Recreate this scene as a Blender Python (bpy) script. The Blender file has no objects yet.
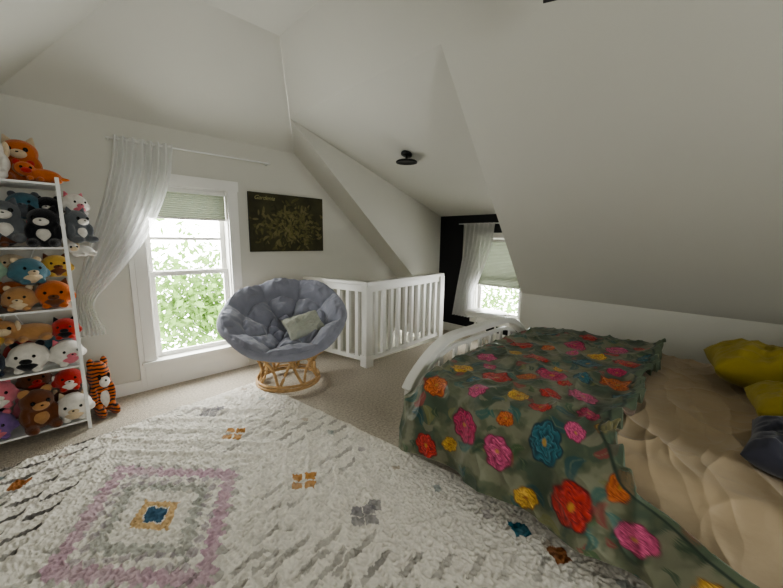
import bpy, bmesh, math, random
import numpy as np
from mathutils import Vector, Matrix
random.seed(7)
SC=bpy.context.scene; COL=SC.collection
pi=math.pi
# ---------------------------------------------------------------- helpers
_T={}
def vn(x,y,seed=0):
    if seed not in _T: _T[seed]=np.random.RandomState(seed).rand(256,256)
    T=_T[seed]; x=np.asarray(x,float)+1000.3; y=np.asarray(y,float)+1000.7
    xi=np.floor(x).astype(int); yi=np.floor(y).astype(int); fx=x-xi; fy=y-yi
    fx=fx*fx*(3-2*fx); fy=fy*fy*(3-2*fy)
    a=T[xi%256,yi%256]; b=T[(xi+1)%256,yi%256]; c=T[xi%256,(yi+1)%256]; d=T[(xi+1)%256,(yi+1)%256]
    return (a*(1-fx)+b*fx)*(1-fy)+(c*(1-fx)+d*fx)*fy
def fbm(x,y,seed=0,o=3):
    s=0;a=1;t=0
    for k in range(o):
        s=s+a*vn(x*2**k,y*2**k,seed+k); t+=a; a*=.5
    return s/t
def mat(name,col,rough=.7,var=.06,scale=8.,bump=0.,bscale=60.,metal=0.,spec=.3,sheen=0.,stripes=None,attr=None,trans=None):
    m=bpy.data.materials.new(name); m.use_nodes=True; nt=m.node_tree; N=nt.nodes; K=nt.links
    b=N["Principled BSDF"]; b.inputs["Roughness"].default_value=rough; b.inputs["Metallic"].default_value=metal
    b.inputs["Specular IOR Level"].default_value=spec; b.inputs["Sheen Weight"].default_value=sheen
    tc=N.new("ShaderNodeTexCoord")
    nz=N.new("ShaderNodeTexNoise"); nz.inputs["Scale"].default_value=scale; nz.inputs["Detail"].default_value=4
    K.new(tc.outputs["Object"],nz.inputs["Vector"])
    hs=N.new("ShaderNodeHueSaturation")
    mr=N.new("ShaderNodeMapRange"); mr.inputs[1].default_value=.25; mr.inputs[2].default_value=.75
    mr.inputs[3].default_value=1-var; mr.inputs[4].default_value=1+var
    K.new(nz.outputs[0],mr.inputs[0]); K.new(mr.outputs[0],hs.inputs["Value"])
    if attr:
        at=N.new("ShaderNodeAttribute"); at.attribute_name=attr; K.new(at.outputs["Color"],hs.inputs["Color"])
    elif stripes:
        w=N.new("ShaderNodeTexWave"); w.inputs["Scale"].default_value=stripes[1]; w.inputs["Distortion"].default_value=3; w.inputs["Detail"].default_value=1
        w.bands_direction='Z'; K.new(tc.outputs["Object"],w.inputs["Vector"])
        cr=N.new("ShaderNodeValToRGB"); cr.color_ramp.elements[0].position=stripes[2]; cr.color_ramp.elements[1].position=stripes[2]+.06
        cr.color_ramp.elements[0].color=(*stripes[0],1); cr.color_ramp.elements[1].color=(*col,1)
        K.new(w.outputs["Fac"],cr.inputs[0]); K.new(cr.outputs[0],hs.inputs["Color"])
    else: hs.inputs["Color"].default_value=(*col,1)
    K.new(hs.outputs[0],b.inputs["Base Color"])
    if bump:
        n2=N.new("ShaderNodeTexNoise"); n2.inputs["Scale"].default_value=bscale; n2.inputs["Detail"].default_value=5
        K.new(tc.outputs["Object"],n2.inputs["Vector"])
        bp=N.new("ShaderNodeBump"); bp.inputs["Strength"].default_value=bump; bp.inputs["Distance"].default_value=.01
        K.new(n2.outputs[0],bp.inputs["Height"]); K.new(bp.outputs[0],b.inputs["Normal"])
    if trans:
        o=N["Material Output"]; tr=N.new("ShaderNodeBsdfTransparent"); tl=N.new("ShaderNodeBsdfTranslucent"); tl.inputs[0].default_value=(*col,1)
        m1=N.new("ShaderNodeMixShader"); m1.inputs[0].default_value=trans[1]; K.new(b.outputs[0],m1.inputs[1]); K.new(tl.outputs[0],m1.inputs[2])
        m2=N.new("ShaderNodeMixShader"); m2.inputs[0].default_value=trans[0]; K.new(m1.outputs[0],m2.inputs[1]); K.new(tr.outputs[0],m2.inputs[2])
        K.new(m2.outputs[0],o.inputs[0])
    return m
def mesh_obj(name,me,m=None,parent=None,loc=(0,0,0),rot=(0,0,0),smooth=False,kind=None,label=None,cat=None,group=None):
    o=bpy.data.objects.new(name,me); COL.objects.link(o); o.location=loc; o.rotation_euler=rot
    if m: me.materials.append(m)
    if smooth: me.polygons.foreach_set("use_smooth",[True]*len(me.polygons))
    if parent: o.parent=parent
    if kind: o["kind"]=kind
    if label: o["label"]=label
    if cat: o["category"]=cat
    if group: o["group"]=group
    return o
def empty(name,loc,label,cat,rot=(0,0,0),group=None):
    o=bpy.data.objects.new(name,None); COL.objects.link(o); o.location=loc; o.rotation_euler=rot; o.empty_display_size=.1
    o["label"]=label; o["category"]=cat
    if group:o["group"]=group
    return o
def polys(name,faces,m,**k):
    me=bpy.data.meshes.new(name); V=[];F=[]
    for f in faces:
        F.append(list(range(len(V),len(V)+len(f)))); V+=list(f)
    me.from_pydata(V,[],F); return mesh_obj(name,me,m,**k)
def bm_box(bm,a,b,M=None):
    a=Vector(a);b=Vector(b); r=bmesh.ops.create_cube(bm,size=1)
    for v in r["verts"]:
        v.co=Vector([(a[i]+b[i])/2+v.co[i]*abs(b[i]-a[i]) for i in range(3)])
        if M: v.co=M@v.co
def boxes(name,L,m,bev=.004,**k):
    bm=bmesh.new()
    for a,b in L: bm_box(bm,a,b)
    if bev: bmesh.ops.bevel(bm,geom=bm.edges[:],offset=bev,segments=2,affect='EDGES',profile=.6)
    me=bpy.data.meshes.new(name); bm.to_mesh(me); bm.free(); return mesh_obj(name,me,m,**k)
def bm_ell(bm,c,r,rot=None,seg=20):
    s=bmesh.ops.create_uvsphere(bm,u_segments=seg,v_segments=seg*2//3,radius=1)
    M=Matrix.Translation(c)@(rot.to_4x4() if rot else Matrix())@Matrix.Diagonal((*r,1))
    for v in s["verts"]: v.co=M@v.co
def ells(name,L,m,remesh=None,**k):
    bm=bmesh.new()
    for e in L: bm_ell(bm,*e)
    me=bpy.data.meshes.new(name); bm.to_mesh(me); bm.free(); o=mesh_obj(name,me,m,smooth=True,**k)
    if remesh:
        r=o.modifiers.new("r",'REMESH'); r.mode='VOXEL'; r.voxel_size=remesh; r.use_smooth_shade=True
        s=o.modifiers.new("s",'SMOOTH'); s.iterations=6; s.factor=.6
    return o
def revolve(name,prof,m,seg=32,**k):
    bm=bmesh.new(); rings=[]
    for r,z in prof:
        rings.append([bm.verts.new((max(r,1e-4)*math.cos(2*pi*i/seg),max(r,1e-4)*math.sin(2*pi*i/seg),z)) for i in range(seg)])
    for a,b in zip(rings,rings[1:]):
        for i in range(seg): bm.faces.new((a[i],a[(i+1)%seg],b[(i+1)%seg],b[i]))
    bmesh.ops.recalc_face_normals(bm,faces=bm.faces[:])
    me=bpy.data.meshes.new(name); bm.to_mesh(me); bm.free(); return mesh_obj(name,me,m,smooth=True,**k)
def tube_into(bm,pts,r,seg=8,closed=False):
    pts=[Vector(p) for p in pts]; n=len(pts); rings=[]
    for i,p in enumerate(pts):
        if closed: t=pts[(i+1)%n]-pts[i-1]
        else: t=pts[min(i+1,n-1)]-pts[max(i-1,0)]
        t.normalize(); a=Vector((0,0,1)) if abs(t.z)<.9 else Vector((1,0,0))
        x=t.cross(a).normalized(); y=t.cross(x)
        rings.append([bm.verts.new(p+r*(math.cos(2*pi*k/seg)*x+math.sin(2*pi*k/seg)*y)) for k in range(seg)])
    R=list(zip(rings,rings[1:]))+([(rings[-1],rings[0])] if closed else [])
    for a,b in R:
        for k in range(seg): bm.faces.new((a[k],a[(k+1)%seg],b[(k+1)%seg],b[k]))
    if not closed:
        bm.faces.new(rings[0][::-1]); bm.faces.new(rings[-1])
def tubes(name,L,m,seg=8,**k):
    bm=bmesh.new()
    for t in L: tube_into(bm,t[0],t[1],seg,t[2] if len(t)>2 else False)
    bmesh.ops.recalc_face_normals(bm,faces=bm.faces[:])
    me=bpy.data.meshes.new(name); bm.to_mesh(me); bm.free(); return mesh_obj(name,me,m,smooth=True,**k)
def grid(name,X,Y,Z,m,colors=None,smooth=True,**k):
    ny,nx=X.shape; me=bpy.data.meshes.new(name)
    V=np.stack([X,Y,Z],-1).reshape(-1,3)
    idx=np.arange(nx*ny).reshape(ny,nx)
    F=np.stack([idx[:-1,:-1],idx[:-1,1:],idx[1:,1:],idx[1:,:-1]],-1).reshape(-1,4)
    me.from_pydata(V.tolist(),[],F.tolist())
    if colors is not None:
        ca=me.color_attributes.new("Col",'FLOAT_COLOR','POINT')
        C=np.concatenate([colors.reshape(-1,3),np.ones((nx*ny,1))],1); ca.data.foreach_set("color",C.ravel())
    return mesh_obj(name,me,m,smooth=smooth,**k)
def mix(c,col,mask): 
    mask=np.clip(mask,0,1)[...,None]; return c*(1-mask)+np.array(col)*mask
def ss(a,b,x): 
    t=np.clip((x-a)/(b-a),0,1); return t*t*(3-2*t)
# ---------------------------------------------------------------- materials
M_wall=mat("wall_paint",(.57,.56,.505),.75,.02,1.5,.06,90)
M_ceil=mat("ceiling_paint",(.57,.56,.505),.8,.02,1.2,.06,70)
M_trim=mat("trim_paint",(.74,.73,.69),.4,.02,3)
M_black=mat("black_paint",(.012,.012,.014),.6,.05,3)
M_carpet=mat("loop_carpet",(.50,.45,.375),.95,.28,55,1.0,120,spec=.05)
M_white=mat("white_enamel",(.75,.74,.70),.35,.02,5)
M_metalw=mat("white_metal",(.72,.72,.70),.35,.02,5)
M_bk=mat("black_metal",(.01,.01,.01),.4,.05,5)
M_ratt=mat("rattan",(.45,.29,.14),.5,.25,30,.4,90)
M_cush=mat("grey_cotton",(.25,.255,.305),.9,.10,10,.3,120,sheen=.3)
M_sheer=mat("sheer_voile",(.90,.90,.89),.8,.02,5,trans=(.25,.5))
M_shade=mat("cellular_shade",(.28,.30,.235),.8,.04,10,trans=(.0,.10))
# ---------------------------------------------------------------- room
ST=dict(kind="structure")
A=lambda x:2.6+.82*x
W0=3.82; YB=-2.6
wx0,wx1,wz0,wz1=.60,1.34,.28,1.93
polys("wall_north",[[(-1.8,W0,0),(wx0,W0,0),(wx0,W0,2.5),(-.2,W0,2.5),(-1.8,W0,A(-1.8)+.02)],
 [(wx0,W0,0),(wx1,W0,0),(wx1,W0,wz0),(wx0,W0,wz0)],[(wx0,W0,wz1),(wx1,W0,wz1),(wx1,W0,2.5),(wx0,W0,2.5)],
 [(wx1,W0,0),(3.95,W0,0),(3.95,W0,.85),(2.1,W0,2.5),(wx1,W0,2.5)]],M_wall,**ST)
polys("ceiling_slope_north",[[(-.33,W0,2.44),(2.26,W0,2.44),(1.59,2.79,3.05),(.42,2.79,3.05)]],M_ceil,**ST)
polys("ceiling_slope_west",[[(-.195,W0,2.44),(.549,2.79,3.05),(.549,YB,3.05),(-1.8,YB,A(-1.8)),(-1.8,W0,A(-1.8))]],M_ceil,**ST)
polys("ceiling",[[(.45,2.90,3.05),(1.56,2.90,3.05),(1.56,YB,3.05),(.45,YB,3.05)]],M_ceil,**ST)
polys("ceiling_slope_east",[[(2.133,W0,2.44),(3.9,W0,.85),(3.9,3.42,.85),(1.871,3.42,2.676)],
 [(1.871,3.42,2.676),(1.456,2.79,3.05),(1.456,1.48,3.05),(1.871,1.48,2.676)],
 [(1.456,1.48,3.05),(1.456,YB,3.05),(3.9,YB,.85),(3.9,1.75,.85),(1.871,1.48,2.676)]],M_ceil,**ST)
polys("ceiling_dormer",[[(1.871,3.42,2.676),(1.871,1.48,2.676),(4.47,1.80,1.83),(4.47,3.42,1.83)]],M_ceil,**ST)
polys("wall_dormer_north",[[(1.871,3.42,2.676),(4.47,3.42,1.83),(4.47,3.42,0),(3.9,3.42,0),(3.9,3.42,.85)]],M_wall,**ST)
polys("wall_dormer_south",[[(1.871,1.48,2.676),(4.47,1.80,1.83),(4.47,1.80,0),(3.9,1.75,0),(3.9,1.75,.85)]],M_wall,**ST)
fy0,fy1,fz0,fz1=2.02,2.72,.38,1.5
polys("wall_dormer_east",[[(4.47,1.78,0),(4.47,fy0,0),(4.47,fy0,1.9),(4.47,1.78,1.9)],[(4.47,fy0,0),(4.47,fy1,0),(4.47,fy1,fz0),(4.47,fy0,fz0)],
 [(4.47,fy0,fz1),(4.47,fy1,fz1),(4.47,fy1,1.9),(4.47,fy0,1.9)],[(4.47,fy1,0),(4.47,3.45,0),(4.47,3.45,1.9),(4.47,fy1,1.9)]],M_black,**ST)
polys("wall_east",[[(3.9,YB,0),(3.9,1.75,0),(3.9,1.75,.87),(3.9,YB,.87)],[(3.9,3.42,0),(3.9,W0,0),(3.9,W0,.87),(3.9,3.42,.87)]],M_wall,**ST)
polys("wall_west",[[(-1.8,YB,0),(-1.8,W0,0),(-1.8,W0,A(-1.8)),(-1.8,YB,A(-1.8))]],M_wall,**ST)
bx0,bx1,bz0,bz1=-.3,.85,1.0,2.1  # opening added in the wall behind the camera for fill light
polys("wall_south",[[(-1.8,YB,0),(bx0,YB,0),(bx0,YB,3.1),(-1.8,YB,3.1)],[(bx0,YB,0),(bx1,YB,0),(bx1,YB,bz0),(bx0,YB,bz0)],
 [(bx0,YB,bz1),(bx1,YB,bz1),(bx1,YB,3.1),(bx0,YB,3.1)],[(bx1,YB,0),(3.9,YB,0),(3.9,YB,3.1),(bx1,YB,3.1)]],M_wall,**ST)
sx0,sx1,sy0=2.50,4.05,2.98
polys("floor",[[(-1.8,YB,0),(3.9,YB,0),(3.9,sy0,0),(-1.8,sy0,0)],[(3.9,1.7,0),(4.5,1.7,0),(4.5,sy0,0),(3.9,sy0,0)],
 [(-1.8,sy0,0),(sx0,sy0,0),(sx0,W0,0),(-1.8,W0,0)],[(sx1,sy0,0),(4.5,sy0,0),(4.5,W0,0),(sx1,W0,0)]],M_carpet,**ST)
polys("wall_stairwell",[[(sx0,sy0,0),(sx1,sy0,0),(sx1,sy0,-2.4),(sx0,sy0,-2.4)],[(sx0,sy0,0),(sx0,W0,0),(sx0,W0,-2.4),(sx0,sy0,-2.4)],
 [(sx1,sy0,0),(sx1,W0,0),(sx1,W0,-2.4),(sx1,sy0,-2.4)],[(sx0,W0,0),(sx1,W0,0),(sx1,W0,-2.4),(sx0,W0,-2.4)]],M_wall,**ST)
boxes("trim_1",[((sx0+.22*i,sy0+.005,-.2*(i+1)-.04),(sx0+.22*i+.25,W0-.005,-.2*(i+1))) for i in range(7)],M_carpet,**ST)
boxes("baseboard_north",[((-1.78,W0-.02,0),(.46,W0,.115)),((1.46,W0-.02,0),(2.30,W0,.115))],M_trim,**ST)
boxes("baseboard_east",[((3.88,YB,0),(3.9,1.75,.115))],M_trim,**ST)
boxes("baseboard_dormer",[((4.45,1.78,0),(4.47,3.4,.13))],M_trim,**ST)
def window(name,x0,x1,z0,z1,M,cas=.10,sash=.045,mid=None,bars=()):
    d=.14
    L=[((x0-cas,-.025,z0-.02),(x0,0.0,z1+cas)),((x1,-.025,z0-.02),(x1+cas,0,z1+cas)),((x0-cas-.01,-.03,z1),(x1+cas+.01,0,z1+cas)),
       ((x0-cas-.02,-.06,z0-.035),(x1+cas+.02,d,z0)),((x0-cas,-.02,z0-.15),(x1+cas,0,z0-.035)),
       ((x0-.01,0,z0),(x0+.012,d,z1)),((x1-.012,0,z0),(x1+.01,d,z1)),((x0,0,z1-.012),(x1,d,z1+.01))]
    mid=mid or (z0+z1)/2
    for (a,b,y) in ((z0,mid+.02,.06),(mid-.02,z1,.10)):
        L+=[((x0+.014,y,a),(x0+.014+sash,y+.03,b)),((x1-.014-sash,y,a),(x1-.014,y+.03,b)),((x0+.03,y+.001,a+.001),(x1-.03,y+.029,a+sash)),((x0+.03,y+.001,b-sash),(x1-.03,y+.029,b-.001))]
    for z in bars: L.append(((x0+.03,.105,z),(x1-.03,.125,z+.03)))
    o=boxes(name,L,M_trim,bev=.003,**ST); o.matrix_world=M; return o
window("window_1",wx0,wx1,wz0,wz1,Matrix.Translation((0,W0,0)),mid=1.10,bars=(1.42,))
boxes("trim_2",[((.46,W0-.022,0),(.50,W0,2.03)),((.50,W0-.02,0),(.62,W0,.14)),((.62,W0-.018,0),(1.46,W0,.14))],M_trim,bev=.003,**ST)
Mf=Matrix.Translation((4.47,0,0))@Matrix.Rotation(-pi/2,4,'Z')
window("window_2",-fy1,-fy0,fz0,fz1,Mf,cas=.07,mid=.92)
window("fill_window",-bx1,-bx0,bz0,bz1,Matrix.Translation((0,YB,0))@Matrix.Rotation(pi,4,'Z'),mid=1.5)  # unseen made-up window, put in to brighten the room from behind
def shade(x0,x1,z0,z1,M,label):
    n=int((z1-z0)/.02)
    x=np.array([x0,x1]); zz=np.linspace(z1,z0,n*2+1); y=np.where(np.arange(n*2+1)%2==0,.028,.045)
    X,Z=np.meshgrid(x,zz); Y=np.repeat(y[:,None],2,1)
    e=empty("window_shade",(0,0,0),label,"window shade"); e.matrix_world=M
    grid("shade_fabric",X,Y,Z,M_shade,smooth=False,parent=e)
    boxes("bottom_rail",[((x0,.02,z0-.02),(x1,.052,z0))],M_trim,parent=e)
    boxes("head_rail",[((x0,.015,z1-.01),(x1,.056,z1+.03))],M_trim,parent=e)
shade(wx0+.015,wx1-.015,1.64,wz1-.045,Matrix.Translation((0,W0,0)),"grey-green cellular blind partly lowered in white window")
shade(-fy1+.015,-fy0-.015,.82,fz1-.045,Mf,"grey-green cellular blind half lowered in dormer window")
M_leaf=mat("leaf",(.105,.18,.045),.7,.4,3,trans=(.0,.4))
def foliage(c,r,n,seed,name):
    R=np.random.RandomState(seed); V=[];F=[]
    for i in range(n):
        p=np.array(c)+np.array(r)*R.normal(0,.5,3); s=R.uniform(.04,.11); a=R.normal(size=3);a/=np.linalg.norm(a); b=np.cross(a,R.normal(size=3)); b/=np.linalg.norm(b)
        k=len(V); V+=[tuple(p-a*s),tuple(p+b*s*.45),tuple(p+a*s),tuple(p-b*s*.45)]; F.append((k,k+1,k+2,k+3))
    me=bpy.data.meshes.new(name); me.from_pydata(V,[],F)
    mesh_obj(name,me,M_leaf,kind="stuff",label="pale green sunlit tree leaves outside the window",cat="foliage")
foliage((2.0,7.0,.15),(1.7,.9,1.1),4800,3,"tree_foliage")
foliage((8.6,4.5,-.3),(1.0,1.6,.7),1200,5,"tree_foliage")
# ---------------------------------------------------------------- rug
def rug():
    th=math.radians(8); ux=np.array([math.cos(th),math.sin(th)]); vx=np.array([-math.sin(th),math.cos(th)]); Mc=np.array([.235,1.95])
    nu,nv=620,780; u=np.linspace(-1.25,1.27,nu); v=np.linspace(-2.15,1.15,nv); U,V=np.meshgrid(u,v)
    Uw=U+.014*(fbm(U*34,V*34,11)-.5)*2; Vw=V+.014*(fbm(U*34,V*34,21)-.5)*2
    C=np.ones((nv,nu,3))*np.array([.80,.76,.68])
    C*= (.92+.16*fbm(U*25,V*25,3))[...,None]
    aU=np.abs(Uw)
    fade=.65+.5*fbm(U*10,V*10,33)
    patch=ss(.40,.62,fbm(U*4+3,V*4,35))
    for vc in (0,-2.1):
        stp=np.floor((Vw-vc)/.05)*.05+.025
        d=aU/.40+np.abs(Vw-vc)/.56
        dS=aU/.42+np.abs(stp)/.58
        C=mix(C,(.30,.29,.27),((dS>1.04)&(dS<1.13)&(np.mod(Vw,.10)<.05))*.6*fade)
        C=mix(C,(.52,.32,.41),((dS>.84)&(dS<1.04))*.8*fade)
        C=mix(C,(.35,.36,.32),((dS>.50)&(dS<.66))*.75*fade)
        C=mix(C,(.36,.30,.34),((dS>.62)&(dS<.84)&(np.sin(Uw*2*pi/.10)*np.sin(Vw*2*pi/.10)>.2))*.6)
        C=mix(C,(.62,.40,.17),((d>.16)&(d<.28))*.85)
        C=mix(C,(.04,.12,.20),(d<.145)*.95)
        for (su,sv,wd,ph) in ((.70,.95,.10,0),(.88,1.19,.08,.05),(1.06,1.43,.08,.02),(1.26,1.70,.06,.06)):
            D2=aU/su+np.abs(Vw-vc)/sv
            t=((np.abs(D2-1.0)<wd)&(np.mod(Vw+ph,.115)<.030))
            C=mix(C,(.15,.14,.13),t*np.where(Uw<0,.60+.5*patch,.10+.40*patch)*fade)
    def dia(cu,cv,s,col,a=.9): 
        nonlocal C; C=mix(C,col,(np.abs(Uw-cu)/s+np.abs(Vw-cv)/(s*1.1)<1)*a*fade)
    for sg in (1,-1):
        for sv in (1,-1):
            for du,dv in ((.05,0),(-.05,0),(0,.055),(0,-.055)): dia(sg*.63+du,sv*.40+dv,.040,(.52,.27,.09),.95)
            for du,dv in ((.045,0),(-.045,0),(0,.05),(0,-.05),(.09,.0)): dia(sg*.66+du,sv*.85+dv,.042,(.20,.19,.21),.8)
    pal=[(.10,.17,.18),(.26,.17,.12),(.34,.24,.14),(.28,.26,.22),(.33,.28,.30),(.36,.33,.20)]
    k=0
    for cv in np.arange(-1.95,1.1,.30):
        for sg in (1,-1): dia(sg*1.07,cv,.034,pal[k%6],.55); k+=1
    dia(1.085,-1.515,.055,(.04,.17,.22),1.2); dia(1.05,-1.70,.05,(.32,.14,.06),1.2); dia(-.40,.853,.06,(.42,.18,.07),1.1)
    for cu in np.arange(-1.0,1.0,.27): dia(cu,1.0,.035,pal[k%6],.5); k+=1
    cl=1-np.abs(2*vn(U*52,V*52,5)-1); cl=cl*.6+.4*vn(U*100,V*100,6)
    C*=(.80+.27*cl)[...,None]
    ridge=sum(np.exp(-((np.abs(aU/su+np.abs(V)/sv-1))/.035)**2) for su,sv in ((.62,.85),(.79,1.07),(.97,1.31),(1.16,1.56),(1.36,1.83)))
    edge=np.minimum(np.minimum(U+1.25,1.27-U),np.minimum(V+2.15,1.15-V))
    Z=.020+.018*cl+.007*fbm(U*12,V*12,9)+.012*ridge
    Z*=np.clip(edge/.03,0.15,1)**.5
    wb=.010*(fbm(U*9,V*9,31)-.5)
    X=Mc[0]+(U+wb)*ux[0]+(V+wb)*vx[0]; Y=Mc[1]+(U+wb)*ux[1]+(V+wb)*vx[1]
    m=mat("shag_wool",(1,1,1),.95,.08,60,.6,260,spec=.05,attr="Col")
    grid("rug",X,Y,Z,m,colors=C,label="cream shag rug with muted pink, grey and teal diamond motifs",cat="rug")
rug()
# ---------------------------------------------------------------- stair railing
R=empty("stair_railing",(2.45,2.87,0),"white painted wooden railing around the stairwell opening","railing")
a0=Vector((0,0,0)); a1=Vector((1.52,.14,0)); b1=Vector((-.20,.93,0))
def railseg(p,q,z0,z1,w,name):
    d=(q-p); L=d.length; ang=math.atan2(d.y,d.x)
    o=boxes(name,[((0,-w/2,z0),(L,w/2,z1))],M_white,bev=.006,parent=R); o.location=p; o.rotation_euler=(0,0,ang); return o
boxes("newel_post",[((-.045,-.045,0),(.045,.045,.945)),((-.055,-.055,0),(.055,.055,.14))],M_white,parent=R)
o=boxes("newel_post",[((-.045,-.045,0),(.045,.045,.945))],M_white,parent=R); o.location=a1
for q,n in ((a1,10),(b1,6)):
    railseg(a0-(q-a0).normalized()*.05,q+(q-a0).normalized()*.03,.945,.985,.095,"top_rail"); railseg(a0,q,.865,.945,.03,"rail_fascia"); railseg(a0,q,.06,.11,.045,"bottom_rail")
    src=None
    for i in range(1,n+1):
        p=a0.lerp(q,i/(n+1))
        if src is None:
            src=boxes("baluster",[((-.023,-.023,.1),(.023,.023,.87))],M_white,bev=.003,parent=R); ob=src
        else:
            ob=src.copy(); COL.objects.link(ob); ob.parent=R
        ob.location=p; ob.rotation_euler=(0,0,math.atan2(q.y,q.x))
# ---------------------------------------------------------------- pillows / papasan chair
def pillow(name,w,h,th,m,label,cat,n=60,seed=50,wr=.012):
    u=np.linspace(-1,1,n); U,V=np.meshgrid(u,u)
    f=np.power(np.clip((1-U**4)*(1-V**4),0,1),.5)
    kx=1-.06*(1-np.abs(V))*np.abs(U); ky=1-.06*(1-np.abs(U))*np.abs(V)
    w_=((fbm(U*3+seed,V*3,seed)-.5)*4+(.6-np.abs(2*fbm(U*2.5+seed,V*4,seed+5,2)-1)*2))*wr*f
    X=U*w/2*kx; Y=V*h/2*ky
    me=bpy.data.meshes.new(name); VV=np.concatenate([np.stack([X,Y,th*f+w_],-1).reshape(-1,3),np.stack([X,Y,-th*f],-1).reshape(-1,3)])
    i=np.arange(n*n).reshape(n,n); F=np.stack([i[:-1,:-1],i[:-1,1:],i[1:,1:],i[1:,:-1]],-1).reshape(-1,4)
    F=np.concatenate([F,F[:,::-1]+n*n]); me.from_pydata(VV.tolist(),[],F.tolist())
    bm=bmesh.new(); bm.from_mesh(me); bmesh.ops.remove_doubles(bm,verts=bm.verts,dist=1e-5); bm.to_mesh(me); bm.free()
    return mesh_obj(name,me,m,smooth=True,label=label,cat=cat)
def papasan():
    B=(1.57,3.06,.03)
    P=empty("papasan_chair",B,"round rattan papasan chair with tufted blue-grey cushion","chair")
    def ring(r,z,n=40): return [(r*math.cos(2*pi*i/n),r*math.sin(2*pi*i/n),z) for i in range(n)]
    L=[(ring(.30,.016),.017,True),(ring(.30,.05),.013,True),(ring(.36,.33),.016,True),(ring(.355,.365),.013,True)]
    for i in range(8):
        for s in (1,-1):
            a=2*pi*i/8; pts=[]
            for t in np.linspace(0,1,12):
                an=a+s*t*.5; r=.30*(1-t)+.36*t-.07*math.sin(pi*t); pts.append((r*math.cos(an),r*math.sin(an),.03+.32*t))
            L.append((pts,.014))
    tubes("rattan_base",L,M_ratt,parent=P)
    ax=Vector((-.52*.46,-.85*.46,.888)).normalized()
    Q=Vector((0,0,1)).rotation_difference(ax)
    C=Vector((1.535,3.01,.735))-Vector(B)
    T=Matrix.Translation(C)@Q.to_matrix().to_4x4()@Matrix.Scale(.965,4)
    Rb=.56;dep=.28
    prof=lambda r:dep*((r/Rb)**2-1)-.05
    L=[(ring(Rb,-.045,56),.014,True),(ring(Rb*.97,-.085,56),.010,True)]
    for i in range(20):
        a=2*pi*i/20; L.append(([(r*math.cos(a),r*math.sin(a),prof(r)) for r in np.linspace(.08,Rb,10)],.007))
    for rr in (.15,.3,.45): L.append((ring(rr,prof(rr)),.008,True))
    o=tubes("rattan_bowl",L,M_ratt,parent=P); o.matrix_local=T
    nr,na=120,300; th=np.linspace(0,2*pi,na); t=np.linspace(0,1,nr); TH,TT=np.meshgrid(th,t)
    r=np.where(TT<.62,TT/.62*.57,.57+.0*TT)
    wob=.05*(fbm(r*np.cos(TH)*6,r*np.sin(TH)*6,45)-.5)*2
    seam=np.abs(np.sin(TH*4+wob*3))
    rn=r/.57+wob*.6
    ringseam=1-.9*np.exp(-((rn-.34)/.04)**2)-.6*np.exp(-((rn-.70)/.04)**2)
    puff=.095*np.power(np.clip(seam,0,1),.55)*ss(.02,.2,rn)*np.clip(ringseam,0.0,1)*np.clip((1.03-r/.57)/.15,0,1)**.5
    ztop=dep*((r/.57)**2-1)-.02+puff+.035
    ph=np.clip((TT-.62)/.38,0,1)*pi
    edgemod=.014*(1-np.power(seam,.5))
    rr=np.where(TT<.62,r,np.where(ph<pi/2,.57+(.055-edgemod)*np.sin(ph),(.625-edgemod)*np.cos((ph-pi/2))))
    zz=np.where(TT<.62,ztop,np.where(ph<pi/2,.015-.045*(1-np.cos(ph)),dep*((np.cos(ph-pi/2))**2-1)-.03))
    px_,py_=rr*np.cos(TH),rr*np.sin(TH)
    wr=.016*(fbm(px_*9,py_*9,41)-.5)*2+.011*(1-2*np.abs(2*fbm(px_*14,py_*14,47,2)-1))
    rr=rr*(1+.025*np.sin(TH*3+1)+.012*np.sin(TH*7))
    o=grid("cushion",rr*np.cos(TH),rr*np.sin(TH),zz+wr*(TT<.66),M_cush,parent=P); o.matrix_local=T
    p=pillow("throw_pillow",.36,.24,.055,mat("sage_linen",(.42,.43,.37),.9,.06,20,.3,200),"small pale sage linen pillow lying in the papasan cushion","pillow")
    p.matrix_world=Matrix.Translation(Vector(B)+C)@Q.to_matrix().to_4x4()@Matrix.Translation((.08,-.20,-.045))@Matrix.Rotation(.30,4,'X')@Matrix.Rotation(-.10,4,'Z')
papasan()
# ---------------------------------------------------------------- bed
X0,X1,YF,YH=1.56,3.32,1.42,-.78
Bd=empty("bed",(X0,YF,0),"white bed frame with arched footboard beside the knee wall","bed")
def arch(zl,zh,inset,n=40):
    w=(X1-X0)-2*inset; out=[]
    for i in range(n+1):
        t=i/n; x=inset+w*t; e=min(t,1-t)/.30; e=min(e,1); out.append((x,0,zl+(zh-zl)*math.sin(e*pi/2)**.8))
    return out
def flat_arch(name,pts,w,h,parent,loc):
    bm=bmesh.new(); rings=[]
    for i,p in enumerate(pts):
        p=Vector(p); t=(Vector(pts[min(i+1,len(pts)-1)])-Vector(pts[max(i-1,0)])).normalized(); nrm=Vector((-t.z,0,t.x))
        rings.append([bm.verts.new(p+Vector((0,sy*w/2,0))+nrm*sn*h/2) for sy,sn in ((-1,-1),(1,-1),(1,1),(-1,1))])
    for a,b in zip(rings,rings[1:]):
        for k in range(4): bm.faces.new((a[k],a[(k+1)%4],b[(k+1)%4],b[k]))
    bm.faces.new(rings[0]); bm.faces.new(rings[-1]); bmesh.ops.recalc_face_normals(bm,faces=bm.faces[:])
    bmesh.ops.bevel(bm,geom=bm.edges[:],offset=.004,segments=2,affect='EDGES')
    me=bpy.data.meshes.new(name); bm.to_mesh(me); bm.free(); return mesh_obj(name,me,M_white,parent=parent,loc=loc)
FB=boxes("footboard",[((0.02,-.012,.22),(X1-X0-.02,.012,.46))],M_white,parent=Bd)
flat_arch("top_rail",arch(.475,.755,0),.08,.045,FB,(0,0,0))
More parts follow.
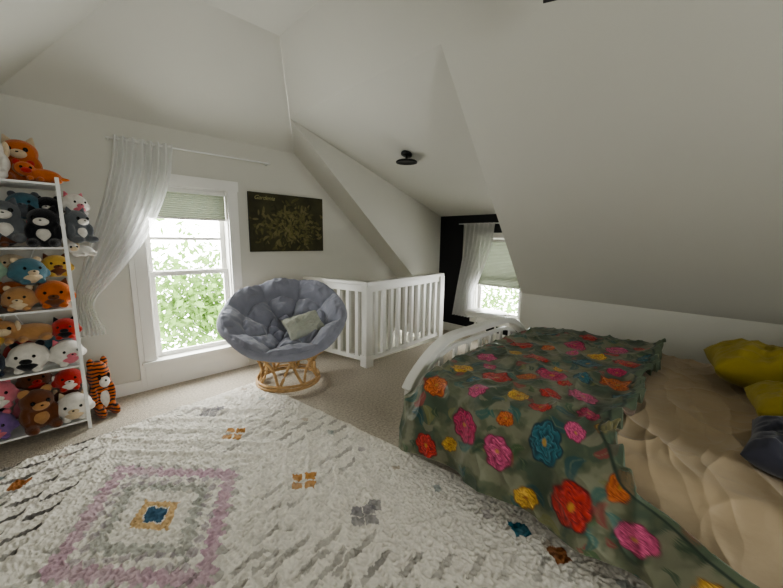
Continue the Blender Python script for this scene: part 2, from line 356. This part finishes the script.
flat_arch("arched_slat",arch(.42,.675,.05),.03,.03,FB,(0,0,0))
for i in range(1,10):
    x=(X1-X0)*i/10; t=i/10; e=min(1,min(t,1-t)/.30); zt=.42+.255*math.sin(e*pi/2)**.8
    boxes("slat",[((x-.02,-.01,.44),(x+.02,.01,zt))],M_white,bev=.002,parent=FB)
for x,y in ((.03,0),(X1-X0-.03,0),(.03,YH-YF),(X1-X0-.03,YH-YF)):
    boxes("leg",[((x-.028,y-.028,0.03 if x<.1 else 0),(x+.028,y+.028,.47 if y==0 else 1.0))],M_white,parent=Bd)
boxes("headboard",[((.03,YH-YF-.015,.25),(X1-X0-.03,YH-YF+.015,.98))],M_white,parent=Bd)
boxes("side_rail",[((.015,YH-YF,.24),(.04,0,.36))],M_white,parent=Bd)
boxes("side_rail",[((X1-X0-.04,YH-YF,.24),(X1-X0-.015,0,.36))],M_white,parent=Bd)
boxes("mattress",[((.06,YH-YF+.03,.30),(X1-X0-.06,-.05,.545))],mat("mattress_fabric",(.6,.58,.54),.9,.03),bev=.03,parent=Bd)
def cloth(name,yA,yB,ztop,smax,m,colf,wamp,seed,label,cat,far=3.27,near=1.56,nx=300,ny=260,endz=None,dirn=1.0,flare=1.0,big=.7,fine=0.):
    s=np.linspace(0,smax,nx); v=np.linspace(0,1,ny); S,V=np.meshgrid(s,v)
    Ya=yA(S); Yb=yB(S)
    Y=Ya+(Yb-Ya)*V
    top=far-near; rad=.09; arc=rad*pi/2
    q=np.clip((S-top)/arc,0,1)*pi/2; down=np.clip(S-top-arc,0,None)
    X=far-np.minimum(S,top)-rad*np.sin(q); Z=ztop-rad*(1-np.cos(q))-down
    def rid(x,y,sd,p=2.0): return np.power(1-np.abs(2*fbm(x,y,sd,2)-1),p)
    w=wamp*(big*(fbm(S*1.6+Y*1.2,Y*1.8-S,seed)-.5)*2+.9*(rid(S*1.5+Y*3.2*dirn,Y*1.6-S*1.0*dirn,seed+7,5)-.3)+.55*(rid(S*4+5*Y*dirn,Y*3-S*3*dirn,seed+13,5)-.3)+.14*(rid(S*14,Y*9,seed+17,3)-.4))
    if fine:
        ph=(S*.55-Y*.85*dirn)*22+7*fbm(S*2.3,Y*2.3,seed+21); mk=ss(.35,.7,fbm(S*2.5,Y*2.5,seed+25,2))
        w=w+fine*mk*np.power(1-np.abs(np.sin(ph*.5)),2.2)
        ph2=(S*.9+Y*.5*dirn)*26+8*fbm(S*2.1,Y*2.6,seed+31); mk2=ss(.45,.75,fbm(S*3,Y*3,seed+35,2))
        w=w+.8*fine*mk2*np.power(1-np.abs(np.sin(ph2*.5)),2.2)
        ph3=(S*.2-Y*1.0*dirn)*55+9*fbm(S*3.1,Y*3.6,seed+41)
        w=w+.22*fine*np.power(1-np.abs(np.sin(ph3*.5)),2.0)
    side=ss(top-.1,top+.25,S)
    Z=Z+w*(1-.8*side)
    fold=(np.sin(Y*15+5*fbm(Y*2,S,seed+3))*.5+.5)
    X=X-flare*side*(.7*w+.05*fold*ss(top,smax,S)+.05*ss(top,smax,S))
    Z=Z+side*.03*(fbm(Y*3,S*0,seed+5)-.5)
    C=colf(S,Y,V)
    if endz is not None: Z=Z+endz(S,V)
    o=grid(name,X,Y,Z,m,colors=C,label=label,cat=cat)
    sd=o.modifiers.new("s",'SOLIDIFY'); sd.thickness=.012; sd.offset=-1
    return o
FL=[(1.47,.92,.085,0),(1.21,.70,.085,1),(1.05,.40,.085,3),(1.93,.90,.085,1),(1.98,.70,.075,2),(1.85,.50,.085,5),(2.03,.36,.09,0),(1.50,1.14,.07,4),(.82,.62,.09,5),
    (1.0,.88,.085,0),(.62,.42,.09,0),(.50,.80,.085,1),(.35,.55,.08,2),(1.38,.48,.08,2),(1.66,.28,.07,4),(.75,1.10,.08,0),(.3,1.08,.08,5),(1.78,1.14,.07,3),(2.12,1.12,.07,0),
    (1.62,.72,.06,4),(1.2,1.14,.07,2),(2.13,.55,.055,4),(1.80,.07,.06,1),(2.05,.14,.065,2),(1.43,.24,.07,1),(.15,.8,.08,0),(.9,.24,.06,3),(2.10,-.08,.06,4),(1.9,.21,.05,3),
    (1.33,.80,.055,3),(.62,.62,.055,4),(1.12,.56,.055,5),(1.58,.40,.055,1),(1.72,.90,.06,2),(.95,1.05,.05,4),(.45,.36,.055,5),(1.22,.33,.055,5),(2.07,.98,.045,4),(1.68,.58,.05,0),(.22,.42,.06,0),(.7,.92,.055,3),
    (1.35,1.04,.05,1),(1.6,1.0,.045,5),(1.08,.70,.045,4),(.9,.44,.05,1),(.48,.56,.045,0),(1.50,.60,.055,0),(1.75,.40,.045,2),(2.12,-.25,.05,2),(1.93,-.02,.05,0),(.66,.76,.045,2),(1.3,.60,.04,0),(1.82,.70,.04,3)]
PAL=[((.44,.03,.02),(.19,.008,.012)),((.42,.025,.10),(.19,.008,.05)),((.50,.085,.19),(.27,.025,.09)),((.50,.14,.03),(.36,.045,.02)),((.52,.32,.05),(.38,.17,.02)),((.025,.12,.15),(.008,.055,.085))]
def duvet_col(S0,Y0,V):
    S=S0+.012*(fbm(S0*18,Y0*18,201)-.5)*2; Y=Y0+.012*(fbm(S0*18,Y0*18,211)-.5)*2
    C=np.ones(S.shape+(3,))*np.array([.108,.122,.075])
    n=fbm(S*9,Y*9,71,4); C=mix(C,(.18,.185,.125),ss(.52,.62,n)); C=mix(C,(.05,.08,.055),ss(.50,.40,n)*.75)
    Rn=np.random.RandomState(4)
    for i in range(420):
        cs,cy=Rn.uniform(0,2.25),Rn.uniform(-.4,1.4); a=Rn.uniform(0,2*pi); l=Rn.uniform(.025,.06)
        dx=(S-cs)*math.cos(a)+(Y-cy)*math.sin(a); dy=-(S-cs)*math.sin(a)+(Y-cy)*math.cos(a); dy=dy-.6*dx*dx/l
        k=1-(dx/l)**2-(dy/(l*.45))**2
        col=[(.03,.11,.10),(.055,.11,.045),(.17,.17,.07),(.21,.20,.14),(.02,.075,.085),(.24,.05,.05),(.035,.07,.04)][Rn.randint(7)]
        C=mix(C,col,ss(0,.25,k)*.8); C=mix(C,(.20,.21,.13),(k>0)*(np.abs(dy)<.0022)*.5)
    for i,(cs,cy,r,p) in enumerate(FL):
        dx,dy=S-cs,Y-cy; rr=np.hypot(dx,dy)/r; a=np.arctan2(dy,dx)+i*1.7
        out=.84+.12*np.abs(np.sin(a*3.5+i))+.08*np.sin(a*2+i*2); k=rr/out
        c1,c2=PAL[p]
        C=mix(C,np.array(c2)*.5,ss(1.10,1.0,k))
        lay=np.mod(k*(3.0+.3*np.sin(a*3+i))+.45*np.sin(a*5+k*5+i)+.2*np.sin(a*9),1)
        C=mix(C,c1,ss(1.0,.95,k)*(.2+.8*ss(.1,.6,lay)))
        C=mix(C,np.minimum(np.array(c1)*1.6+.06,1),ss(.98,.9,k)*ss(.72,.98,lay)*.6)
        C=mix(C,(.42,.24,.04) if p!=4 else (.33,.09,.02),ss(.2,.12,k)*.8)
    C=mix(C,(.10,.13,.085),ss(.955,.965,V)*.8); C=mix(C,(.03,.05,.035),ss(.945,.955,V)*ss(.968,.958,V))
    return C
M_duv=mat("floral_satin",(1,1,1),.5,.05,20,.12,60,attr="Col",sheen=.12,spec=.4)
yend=lambda S:.31-.05*S/1.85-.10*ss(1.72,1.92,S)-.60*ss(1.88,2.15,S)+.012*np.sin(S*31)+.015*np.sin(S*9)
def endz(S,V):
    return .028*ss(.95,1,V)*np.sin(S*70+4*np.sin(S*11))*(1-ss(1.75,2.0,S)*.8)+.02*ss(.9,.97,V)-(.05+.10*ss(1.2,1.7,S)*(1-ss(1.75,1.9,S)))*ss(.12,0,V)
cloth("duvet",lambda S:1.365-.02*ss(1.5,1.8,S),yend,.660,2.19,M_duv,duvet_col,.030,60,"green satin duvet printed with large red and pink peonies","duvet",nx=520,ny=400,endz=endz,fine=.016)
def sheet_col(S,Y,V):
    C=np.ones(S.shape+(3,))*np.array([.40,.31,.205]); return mix(C,(.44,.355,.245),ss(.4,.7,fbm(S*2,Y*2,91)))
M_sh=mat("tan_satin",(1,1,1),.5,.04,10,.1,60,attr="Col",spec=.4,sheen=.15)
cloth("sheet",lambda S:.50+0*S,lambda S:-.72+0*S,.600,2.08,M_sh,sheet_col,.013,80,"rumpled tan satin sheet over the mattress","sheet",nx=480,ny=480,near=1.61,dirn=-1.0,flare=.5,big=.4,fine=.026)
M_yel=mat("mustard_velvet",(.26,.205,.028),.9,.12,12,.2,120,sheen=.1)
def put(o,loc,rot): o.location=loc; o.rotation_euler=rot; return o
put(pillow("pillow",.50,.66,.12,M_yel,"mustard velvet pillow lying on the tan sheet","pillow",seed=51,wr=.018),(2.90,-.27,.745),(.0,.03,.15))
put(pillow("pillow",.38,.46,.09,M_yel,"smaller mustard velvet pillow beside its larger twin","pillow",seed=53,wr=.018),(2.36,-.35,.70),(.05,.05,.1))
put(pillow("pillow",.36,.44,.08,mat("slate_velvet",(.03,.03,.045),.8,.1,12,sheen=.3),"dark slate velvet pillow near the bed edge","pillow",seed=55,wr=.018),(1.92,-.33,.68),(0,-.05,-.1))
# ---------------------------------------------------------------- curtains
Cu=empty("curtain_rod",(.41,3.745,2.25),"thin white curtain rod above the window","curtain rod")
tubes("rod",[([(-.02,0,0),(1.38,0,.01)],.008)],M_metalw,parent=Cu)
for x in (0,1.36): tubes("bracket",[([(x,.075,0),(x,0,0)],.006)],M_metalw,parent=Cu)
def itp(z,pts):
    p=sorted(pts); return np.interp(z,[a for a,b in p],[b for a,b in p])
k=np.linspace(0,1,200)
zz=np.linspace(2.275,.62,150); K_,Z_=np.meshgrid(k,zz)
lf=itp(zz,[(2.28,.44),(2.1,.42),(1.735,.325),(1.37,.215),(1.05,.125),(.95,.09),(.8,.08),(.6,.07)])
rg=itp(zz,[(2.28,.86),(2.0,.83),(1.8,.77),(1.58,.67),(1.4,.56),(1.26,.45),(1.05,.27),(.95,.18),(.85,.20),(.7,.24),(.6,.26)])
ker=np.ones(13)/13; sm=lambda a:np.convolve(np.pad(a,6,'edge'),ker,'valid')
lf,rg=sm(lf),sm(rg)
Wd=(rg-lf)[:,None]; amp=.032*(1-.5*ss(.4,.1,Wd))
Xc=lf[:,None]+Wd*K_; Yc=3.735+amp*np.sin(K_*2*pi*7+Z_*1.5+.8*np.sin(K_*9))+.008*np.sin(K_*41+Z_*3)
Zc=Z_ - .10*(K_-.5)*ss(1.9,1.1,Z_)*ss(.6,.95,Z_)
grid("curtain",Xc,np.minimum(Yc,3.79),Zc,M_sheer,label="sheer white curtain swept aside and gathered beside the shelf",cat="curtain")
Cu2=empty("curtain_rod",(4.40,2.0,1.70),"thin white curtain rod over the dormer window","curtain rod")
tubes("rod",[([(0,-.05,0),(0,1.02,0)],.008)],M_metalw,parent=Cu2)
zz=np.linspace(1.71,.30,90); K_,Z_=np.meshgrid(k,zz)
y0=itp(zz,[(1.71,2.42),(1.4,2.46),(1.0,2.60),(.7,2.72),(.3,2.70)]); y1=itp(zz,[(1.71,2.93),(1.2,2.95),(.7,3.02),(.3,3.08)])
grid("curtain",4.40+.03*np.sin(K_*2*pi*7+Z_*2),y0[:,None]+(y1-y0)[:,None]*K_,Z_,M_sheer,label="sheer white curtain hanging beside the dormer window",cat="curtain")
# ---------------------------------------------------------------- artwork
def art():
    nx,ny=380,264; u=np.linspace(0,.94,nx); v=np.linspace(0,.65,ny); U,V=np.meshgrid(u,v)
    C=np.ones((ny,nx,3))*np.array([.046,.043,.020]); C*=(.5+1.0*fbm(U*9,V*9,7))[...,None]
    Rn=np.random.RandomState(12)
    for i in range(420):
        a0=Rn.uniform(0,2*pi); d=Rn.uniform(.02,.36)
        cx=.47+d*1.25*math.cos(a0)+Rn.normal(0,.04); cy=.29+d*.80*math.sin(a0)+Rn.normal(0,.03); a=a0+Rn.normal(0,.9); l=Rn.uniform(.018,.055)
        dx=(U-cx)*math.cos(a)+(V-cy)*math.sin(a); dy=-(U-cx)*math.sin(a)+(V-cy)*math.cos(a); dy=dy-Rn.uniform(-8,8)*dx*dx
        q=1-(dx/l)**2-(dy/(l*.33))**2; c=[(.14,.13,.045),(.10,.095,.03),(.18,.16,.065),(.03,.03,.012),(.20,.175,.08),(.12,.11,.04)][Rn.randint(6)]
        C=mix(C,c,ss(0,.5,q)*.75); C=mix(C,(.025,.025,.01),(q>0)*(np.abs(dy)<.0012)*.7)
    e=empty("wall_art",(1.55,W0-.005,1.30),"unframed dark olive botanical canvas on the window wall","picture")
    grid("printed_canvas",U,-.022+0*U,V,mat("canvas_print",(1,1,1),.6,.05,30,attr="Col"),colors=C,parent=e)
    boxes("canvas_edge",[((0,-.021,0),(.94,0,.65))],M_bk,bev=0,parent=e)
    c=bpy.data.curves.new("lettering","FONT"); c.body="Gardenia"; c.size=.065; c.shear=.4; c.extrude=.0006
    t=bpy.data.objects.new("tmp",c); COL.objects.link(t); bpy.context.view_layer.update()
    me=bpy.data.meshes.new_from_object(t); bpy.data.objects.remove(t)
    me.materials.clear(); mesh_obj("lettering",me,mat("cream_ink",(.34,.32,.15),.7),parent=e,loc=(.06,-.0235,.575),rot=(pi/2,0,0))
art()
# ---------------------------------------------------------------- ceiling lamp, fan, side table
tilt=math.atan(.324)
Lp=empty("ceiling_light",(2.80,2.63,2.37),"small matte black ceiling light on the dormer ceiling","ceiling light")
o=revolve("canopy",[(0,0),(.06,0),(.06,-.02),(0,-.022)],M_bk,parent=Lp); o.rotation_euler=(0,tilt,0)
tubes("stem",[([(0,0,-.01),(-.005,0,-.075)],.012)],M_bk,parent=Lp)
revolve("lamp_shade",[(0,-.065),(.10,-.075),(.115,-.085),(.115,-.098),(.108,-.098),(.09,-.088),(0,-.088)],M_bk,parent=Lp)
Fn=empty("ceiling_fan",(1.0,.42,3.05),"black ceiling fan with five blades","ceiling fan")
tubes("downrod",[([(0,0,0),(0,0,-.42)],.015)],M_bk,parent=Fn)
revolve("motor",[(0,-.40),(.07,-.42),(.12,-.46),(.12,-.54),(.06,-.60),(0,-.61)],M_bk,parent=Fn)
for i in range(5):
    a=math.atan2(.29,.72)+i*2*pi/5
    o=boxes("fan_blade",[((.10,-.06,-.505),(.82,.06,-.495))],M_bk,parent=Fn); o.rotation_euler=(0,0,a)
Tb=empty("side_table",(4.02,2.28,0),"small round white side table under the dormer window","side table")
revolve("table_top",[(0,.49),(.265,.49),(.27,.50),(.27,.51),(.265,.518),(0,.518)],M_white,parent=Tb)
for i in range(3):
    a=2*pi*i/3+.5; tubes("leg",[([(.12*math.cos(a),.12*math.sin(a),.49),(.22*math.cos(a),.22*math.sin(a),0)],.014)],M_white,parent=Tb)
# ---------------------------------------------------------------- bookcase
sh=[.08,.51,.94,1.37,1.80]
BX0,BX1,BY0,BY1=-.62,.06,3.32,3.70
Bk=empty("bookcase",(BX0,BY0,0),"open white metal shelf unit crowded with plush toys","shelf")
w=BX1-BX0; dp=BY1-BY0
for x in (0,w):
    for y in (0,dp): boxes("post",[((x-.011,y-.011,0),(x+.011,y+.011,1.84))],M_metalw,bev=.002,parent=Bk)
for z in sh:
    boxes("shelf_board",[((-.01,-.01,z-.014),(w+.01,dp+.01,z))],M_metalw,bev=.001,parent=Bk)
tubes("cross_brace",[([(0,dp,.1),(w,dp,1.75)],.004)],M_metalw,parent=Bk)
tubes("cross_brace",[([(w,dp,.1),(0,dp,1.75)],.004)],M_metalw,parent=Bk)
# ---------------------------------------------------------------- plush toys
_m={}
def pm(c,stripe=None):
    key=(c,stripe)
    if key not in _m: _m[key]=mat("plush_fur",c,.95,.12,30,.6,200,spec=.1,sheen=.3,stripes=stripe)
    return _m[key]
EYE=mat("plush_eye",(.004,.004,.004),.15,0.0)
WH=(.66,.63,.58);OR=(.50,.13,.02);GY=(.12,.13,.14);BK=(.012,.012,.015);BR=(.14,.05,.022);TAN=(.42,.23,.10);PK=(.58,.18,.22);TEAL=(.07,.16,.20);NV=(.015,.025,.05);RED=(.42,.03,.02);MINT=(.36,.52,.38);PUR=(.20,.12,.30);YL=(.56,.36,.08);CR=(.60,.48,.33)
def toy(kind,loc,s,rz,c1,c2,lab,cat="plush toy",ear="cat",tilt=0,stripe=None):
    e=empty("plush_toy",loc,lab,cat,rot=(tilt,0,rz),group="plush toys on and around the shelf unit")
    m1=pm(c1,stripe); m2=pm(c2)
    if kind=="round":
        L=[((0,0,.46*s),(.48*s,.42*s,.46*s)),((.2*s,-.25*s,.1*s),(.13*s,.16*s,.1*s)),((-.2*s,-.25*s,.1*s),(.13*s,.16*s,.1*s)),((.44*s,-.08*s,.38*s),(.12*s,.1*s,.15*s)),((-.44*s,-.08*s,.38*s),(.12*s,.1*s,.15*s))]
        hc=Vector((0,0,.52*s)); hr=(.46*s,.42*s,.42*s)
    elif kind=="sit":
        L=[((0,0,.30*s),(.28*s,.26*s,.32*s)),((0,-.04*s,.70*s),(.31*s,.28*s,.27*s)),((.2*s,-.28*s,.10*s),(.12*s,.24*s,.11*s)),((-.2*s,-.28*s,.10*s),(.12*s,.24*s,.11*s)),
           ((.27*s,-.14*s,.38*s),(.09*s,.13*s,.2*s)),((-.27*s,-.14*s,.38*s),(.09*s,.13*s,.2*s))]
        hc=Vector((0,-.04*s,.70*s)); hr=(.31*s,.28*s,.27*s)
    else:
        L=[((.1*s,0,.25*s),(.5*s,.27*s,.25*s)),((-.38*s,-.12*s,.42*s),(.27*s,.25*s,.24*s)),((-.3*s,-.3*s,.09*s),(.1*s,.22*s,.09*s)),((-.05*s,-.3*s,.09*s),(.1*s,.2*s,.09*s)),((.4*s,-.25*s,.09*s),(.14*s,.2*s,.1*s)),((.62*s,.0,.2*s),(.2*s,.07*s,.07*s))]
        hc=Vector((-.38*s,-.12*s,.42*s)); hr=(.27*s,.25*s,.24*s)
    ells("body",L,m1,remesh=max(.006,s*.035),parent=e)
    fx=lambda x,z,k=1.0: hc+Vector((x*hr[0],-hr[1]*math.sqrt(max(0,1-x*x-z*z))*k,z*hr[2]))
    for sg in (1,-1):
        ells("eye",[(fx(sg*.42,.08),(.045*s,.03*s,.05*s),None,10)],EYE,parent=e)
        ep=hc+Vector((sg*hr[0]*.62,0,hr[2]*.80)); rot=Matrix.Rotation(sg*.5,3,'Y')
        if ear=="cat":
            bm=bmesh.new(); bmesh.ops.create_cone(bm,cap_ends=True,segments=12,radius1=.13*s,radius2=.015*s,depth=.22*s)
            for v in bm.verts: v.co=Matrix.Translation(ep+Vector((0,0,.03*s)))@Matrix.Rotation(sg*.35,4,'Y')@Matrix.Diagonal((1,.5,1,1))@v.co
            me=bpy.data.meshes.new("ear"); bm.to_mesh(me); bm.free(); mesh_obj("ear",me,m2 if c2!=WH else m1,parent=e,smooth=True)
        elif ear=="long": ells("ear",[(ep+Vector((0,0,.14*s)),(.07*s,.05*s,.22*s),rot,12)],m1,parent=e)
        elif ear=="flop": ells("ear",[(hc+Vector((sg*hr[0]*.95,-.02*s,.02*s)),(.07*s,.10*s,.19*s),None,12)],m2,parent=e)
        else: ells("ear",[(ep,(.11*s,.06*s,.11*s),rot,12)],m2 if c2!=WH else m1,parent=e)
    ells("muzzle",[(fx(0,-.28,.93),(.15*s,.08*s,.10*s),None,14)],m2,parent=e)
    ells("nose",[(fx(0,-.18,1.12),(.035*s,.025*s,.025*s),None,8)],EYE,parent=e)
    if kind=="round": ells("belly_patch",[((0,-.12*s,.26*s),(.30*s,.31*s,.22*s))],m2,parent=e)
    if kind=="sit": ells("belly_patch",[((0,-.10*s,.30*s),(.19*s,.18*s,.22*s))],m2,parent=e)
    return e
nm={WH:"white",OR:"orange",GY:"grey",BK:"black",BR:"brown",TAN:"tan",PK:"pink",TEAL:"teal",NV:"navy",RED:"red",MINT:"mint",PUR:"purple",YL:"yellow",CR:"cream"}
an={"cat":"cat","round":"bear","long":"rabbit","flop":"dog"}
ps={"round":"round","sit":"sitting","lie":"lying"}
F,Bq=3.385,3.57
rows=[
 [("sit",WH,RED,"cat",-.34,3.50,0,.38),("sit",OR,CR,"cat",-.10,3.56,0,.30),("lie",OR,RED,"round",-.02,3.40,0,.19),("sit",WH,CR,"flop",-.23,3.40,0,.26),("lie",WH,PK,"flop",-.38,3.34,0,.18),("round",RED,OR,"cat",-.52,3.45,0,.18)],
 [("sit",OR,BK,"cat",-.40,F,0,.31),("sit",GY,WH,"cat",-.22,F+.02,.02,.29),("sit",BK,WH,"cat",-.03,F,0,.27),("round",OR,CR,"cat",-.32,Bq,.20,.19),("round",TEAL,GY,"round",-.12,Bq,.19,.20),("round",BK,WH,"round",.0,Bq,.2,.17),("lie",BR,OR,"flop",-.30,F-.02,.0,.18)],
 [("round",BR,TAN,"cat",-.37,F,0,.20),("round",TAN,CR,"round",-.20,F,0,.18),("round",OR,BR,"cat",-.03,F,0,.21),("round",MINT,WH,"round",-.34,F+.02,.19,.20),("round",TEAL,CR,"round",-.14,F+.02,.17,.20),("round",YL,BR,"cat",.0,Bq,.20,.18),("round",CR,TAN,"flop",-.22,Bq,.22,.17)],
 [("round",NV,WH,"round",-.40,F,0,.20),("round",WH,BK,"round",-.20,F,0,.22),("round",WH,PK,"cat",-.01,F,0,.20),("lie",TAN,CR,"flop",-.20,F+.05,.20,.25),("round",YL,TAN,"round",-.38,F+.05,.18,.21),("round",RED,BK,"cat",.0,F+.05,.18,.17)],
 [("round",PUR,PK,"round",-.40,F,0,.20),("sit",BR,TAN,"round",-.20,F,0,.30),("round",WH,CR,"cat",-.01,F,0,.22),("round",PK,WH,"cat",-.38,F+.04,.19,.21),("round",BR,RED,"round",-.20,Bq,.22,.19),("round",RED,WH,"flop",-.02,F+.06,.21,.18)],
]
zs=[1.80,1.37,.94,.51,.08]
for r,row in enumerate(rows):
    for i,(kd,c1,c2,er,x,y,dz,s) in enumerate(row):
        toy(kd,(x,y,zs[r]+.002+dz),s,random.uniform(-.3,.3)+.1,c1,c2,f"{nm[c1]} {ps[kd]} plush {an[er]} on the white metal shelf",ear=er,tilt=(-.1 if dz else 0))
bk=[(TEAL,GY,"round"),(BK,WH,"cat"),(PK,WH,"round"),(BR,CR,"cat"),(OR,WH,"cat"),(CR,TAN,"flop"),(GY,WH,"round"),(RED,CR,"round")]
q=0
for z in zs[1:]:
    for x in (-.44,-.24,-.05):
        c1,c2,er=bk[q%8]; q+=1
        toy("round",(x,3.58,z+.002),.2,random.uniform(-.4,.4),c1,c2,f"{nm[c1]} round plush {an[er]} at the back of the shelf",ear=er)
toy("sit",(.13,3.40,1.40),.24,.6,GY,WH,"grey and white plush cat hooked on the shelf side",ear="cat")
toy("round",(.14,3.50,1.60),.17,.5,WH,PK,"white and pink plush cat hooked on the upper shelf post",ear="cat")
toy("lie",(.13,3.42,1.30),.16,.5,WH,CR,"small white plush dog hooked on the shelf side",ear="flop")
t=toy("sit",(.15,3.55,0.0),.47,.35,OR,WH,"orange and black striped plush tiger on the carpet","plush toy",ear="round",stripe=(BK,11.,.35)); t.scale=(.50,.7,1)
# ---------------------------------------------------------------- light
Wd=bpy.data.worlds.new("W"); SC.world=Wd; Wd.use_nodes=True; bgn=Wd.node_tree.nodes["Background"]
bgn.inputs[0].default_value=(.97,.99,.97,1); bgn.inputs[1].default_value=13.0
def portal(loc,rot,sx,sy):
    l=bpy.data.lights.new("portal",'AREA'); l.shape='RECTANGLE'; l.size=sx; l.size_y=sy; l.cycles.is_portal=True
    o=bpy.data.objects.new("portal",l); COL.objects.link(o); o.location=loc; o.rotation_euler=rot
portal(((wx0+wx1)/2,W0+.16,(wz0+wz1)/2),(-pi/2,0,0),wx1-wx0,wz1-wz0)
portal((4.47+.16,(fy0+fy1)/2,(fz0+fz1)/2),(pi/2,0,pi/2),fy1-fy0,fz1-fz0)
portal(((bx0+bx1)/2,YB-.16,(bz0+bz1)/2),(pi/2,0,0),bx1-bx0,bz1-bz0)  # guides sky light through the added rear opening
# ---------------------------------------------------------------- camera
y,p,r=math.radians(44.65),math.radians(9.03),math.radians(.77)
f=Vector((math.sin(y)*math.cos(p),math.cos(y)*math.cos(p),-math.sin(p))); rt=Vector((math.cos(y),-math.sin(y),0)); up=rt.cross(f)
rt2=rt*math.cos(r)+up*math.sin(r); up2=-rt*math.sin(r)+up*math.cos(r)
cd=bpy.data.cameras.new("camera"); cd.lens=340/783*36; cd.sensor_width=36; cd.clip_start=.02
co=bpy.data.objects.new("camera",cd); COL.objects.link(co)
Mx=Matrix((rt2,up2,-f)).transposed().to_4x4(); Mx.translation=(0,0,1.45); co.matrix_world=Mx
SC.camera=co
SC.view_settings.view_transform='AgX'; SC.view_settings.exposure=.68
SC.view_settings.look='AgX - Medium High Contrast'
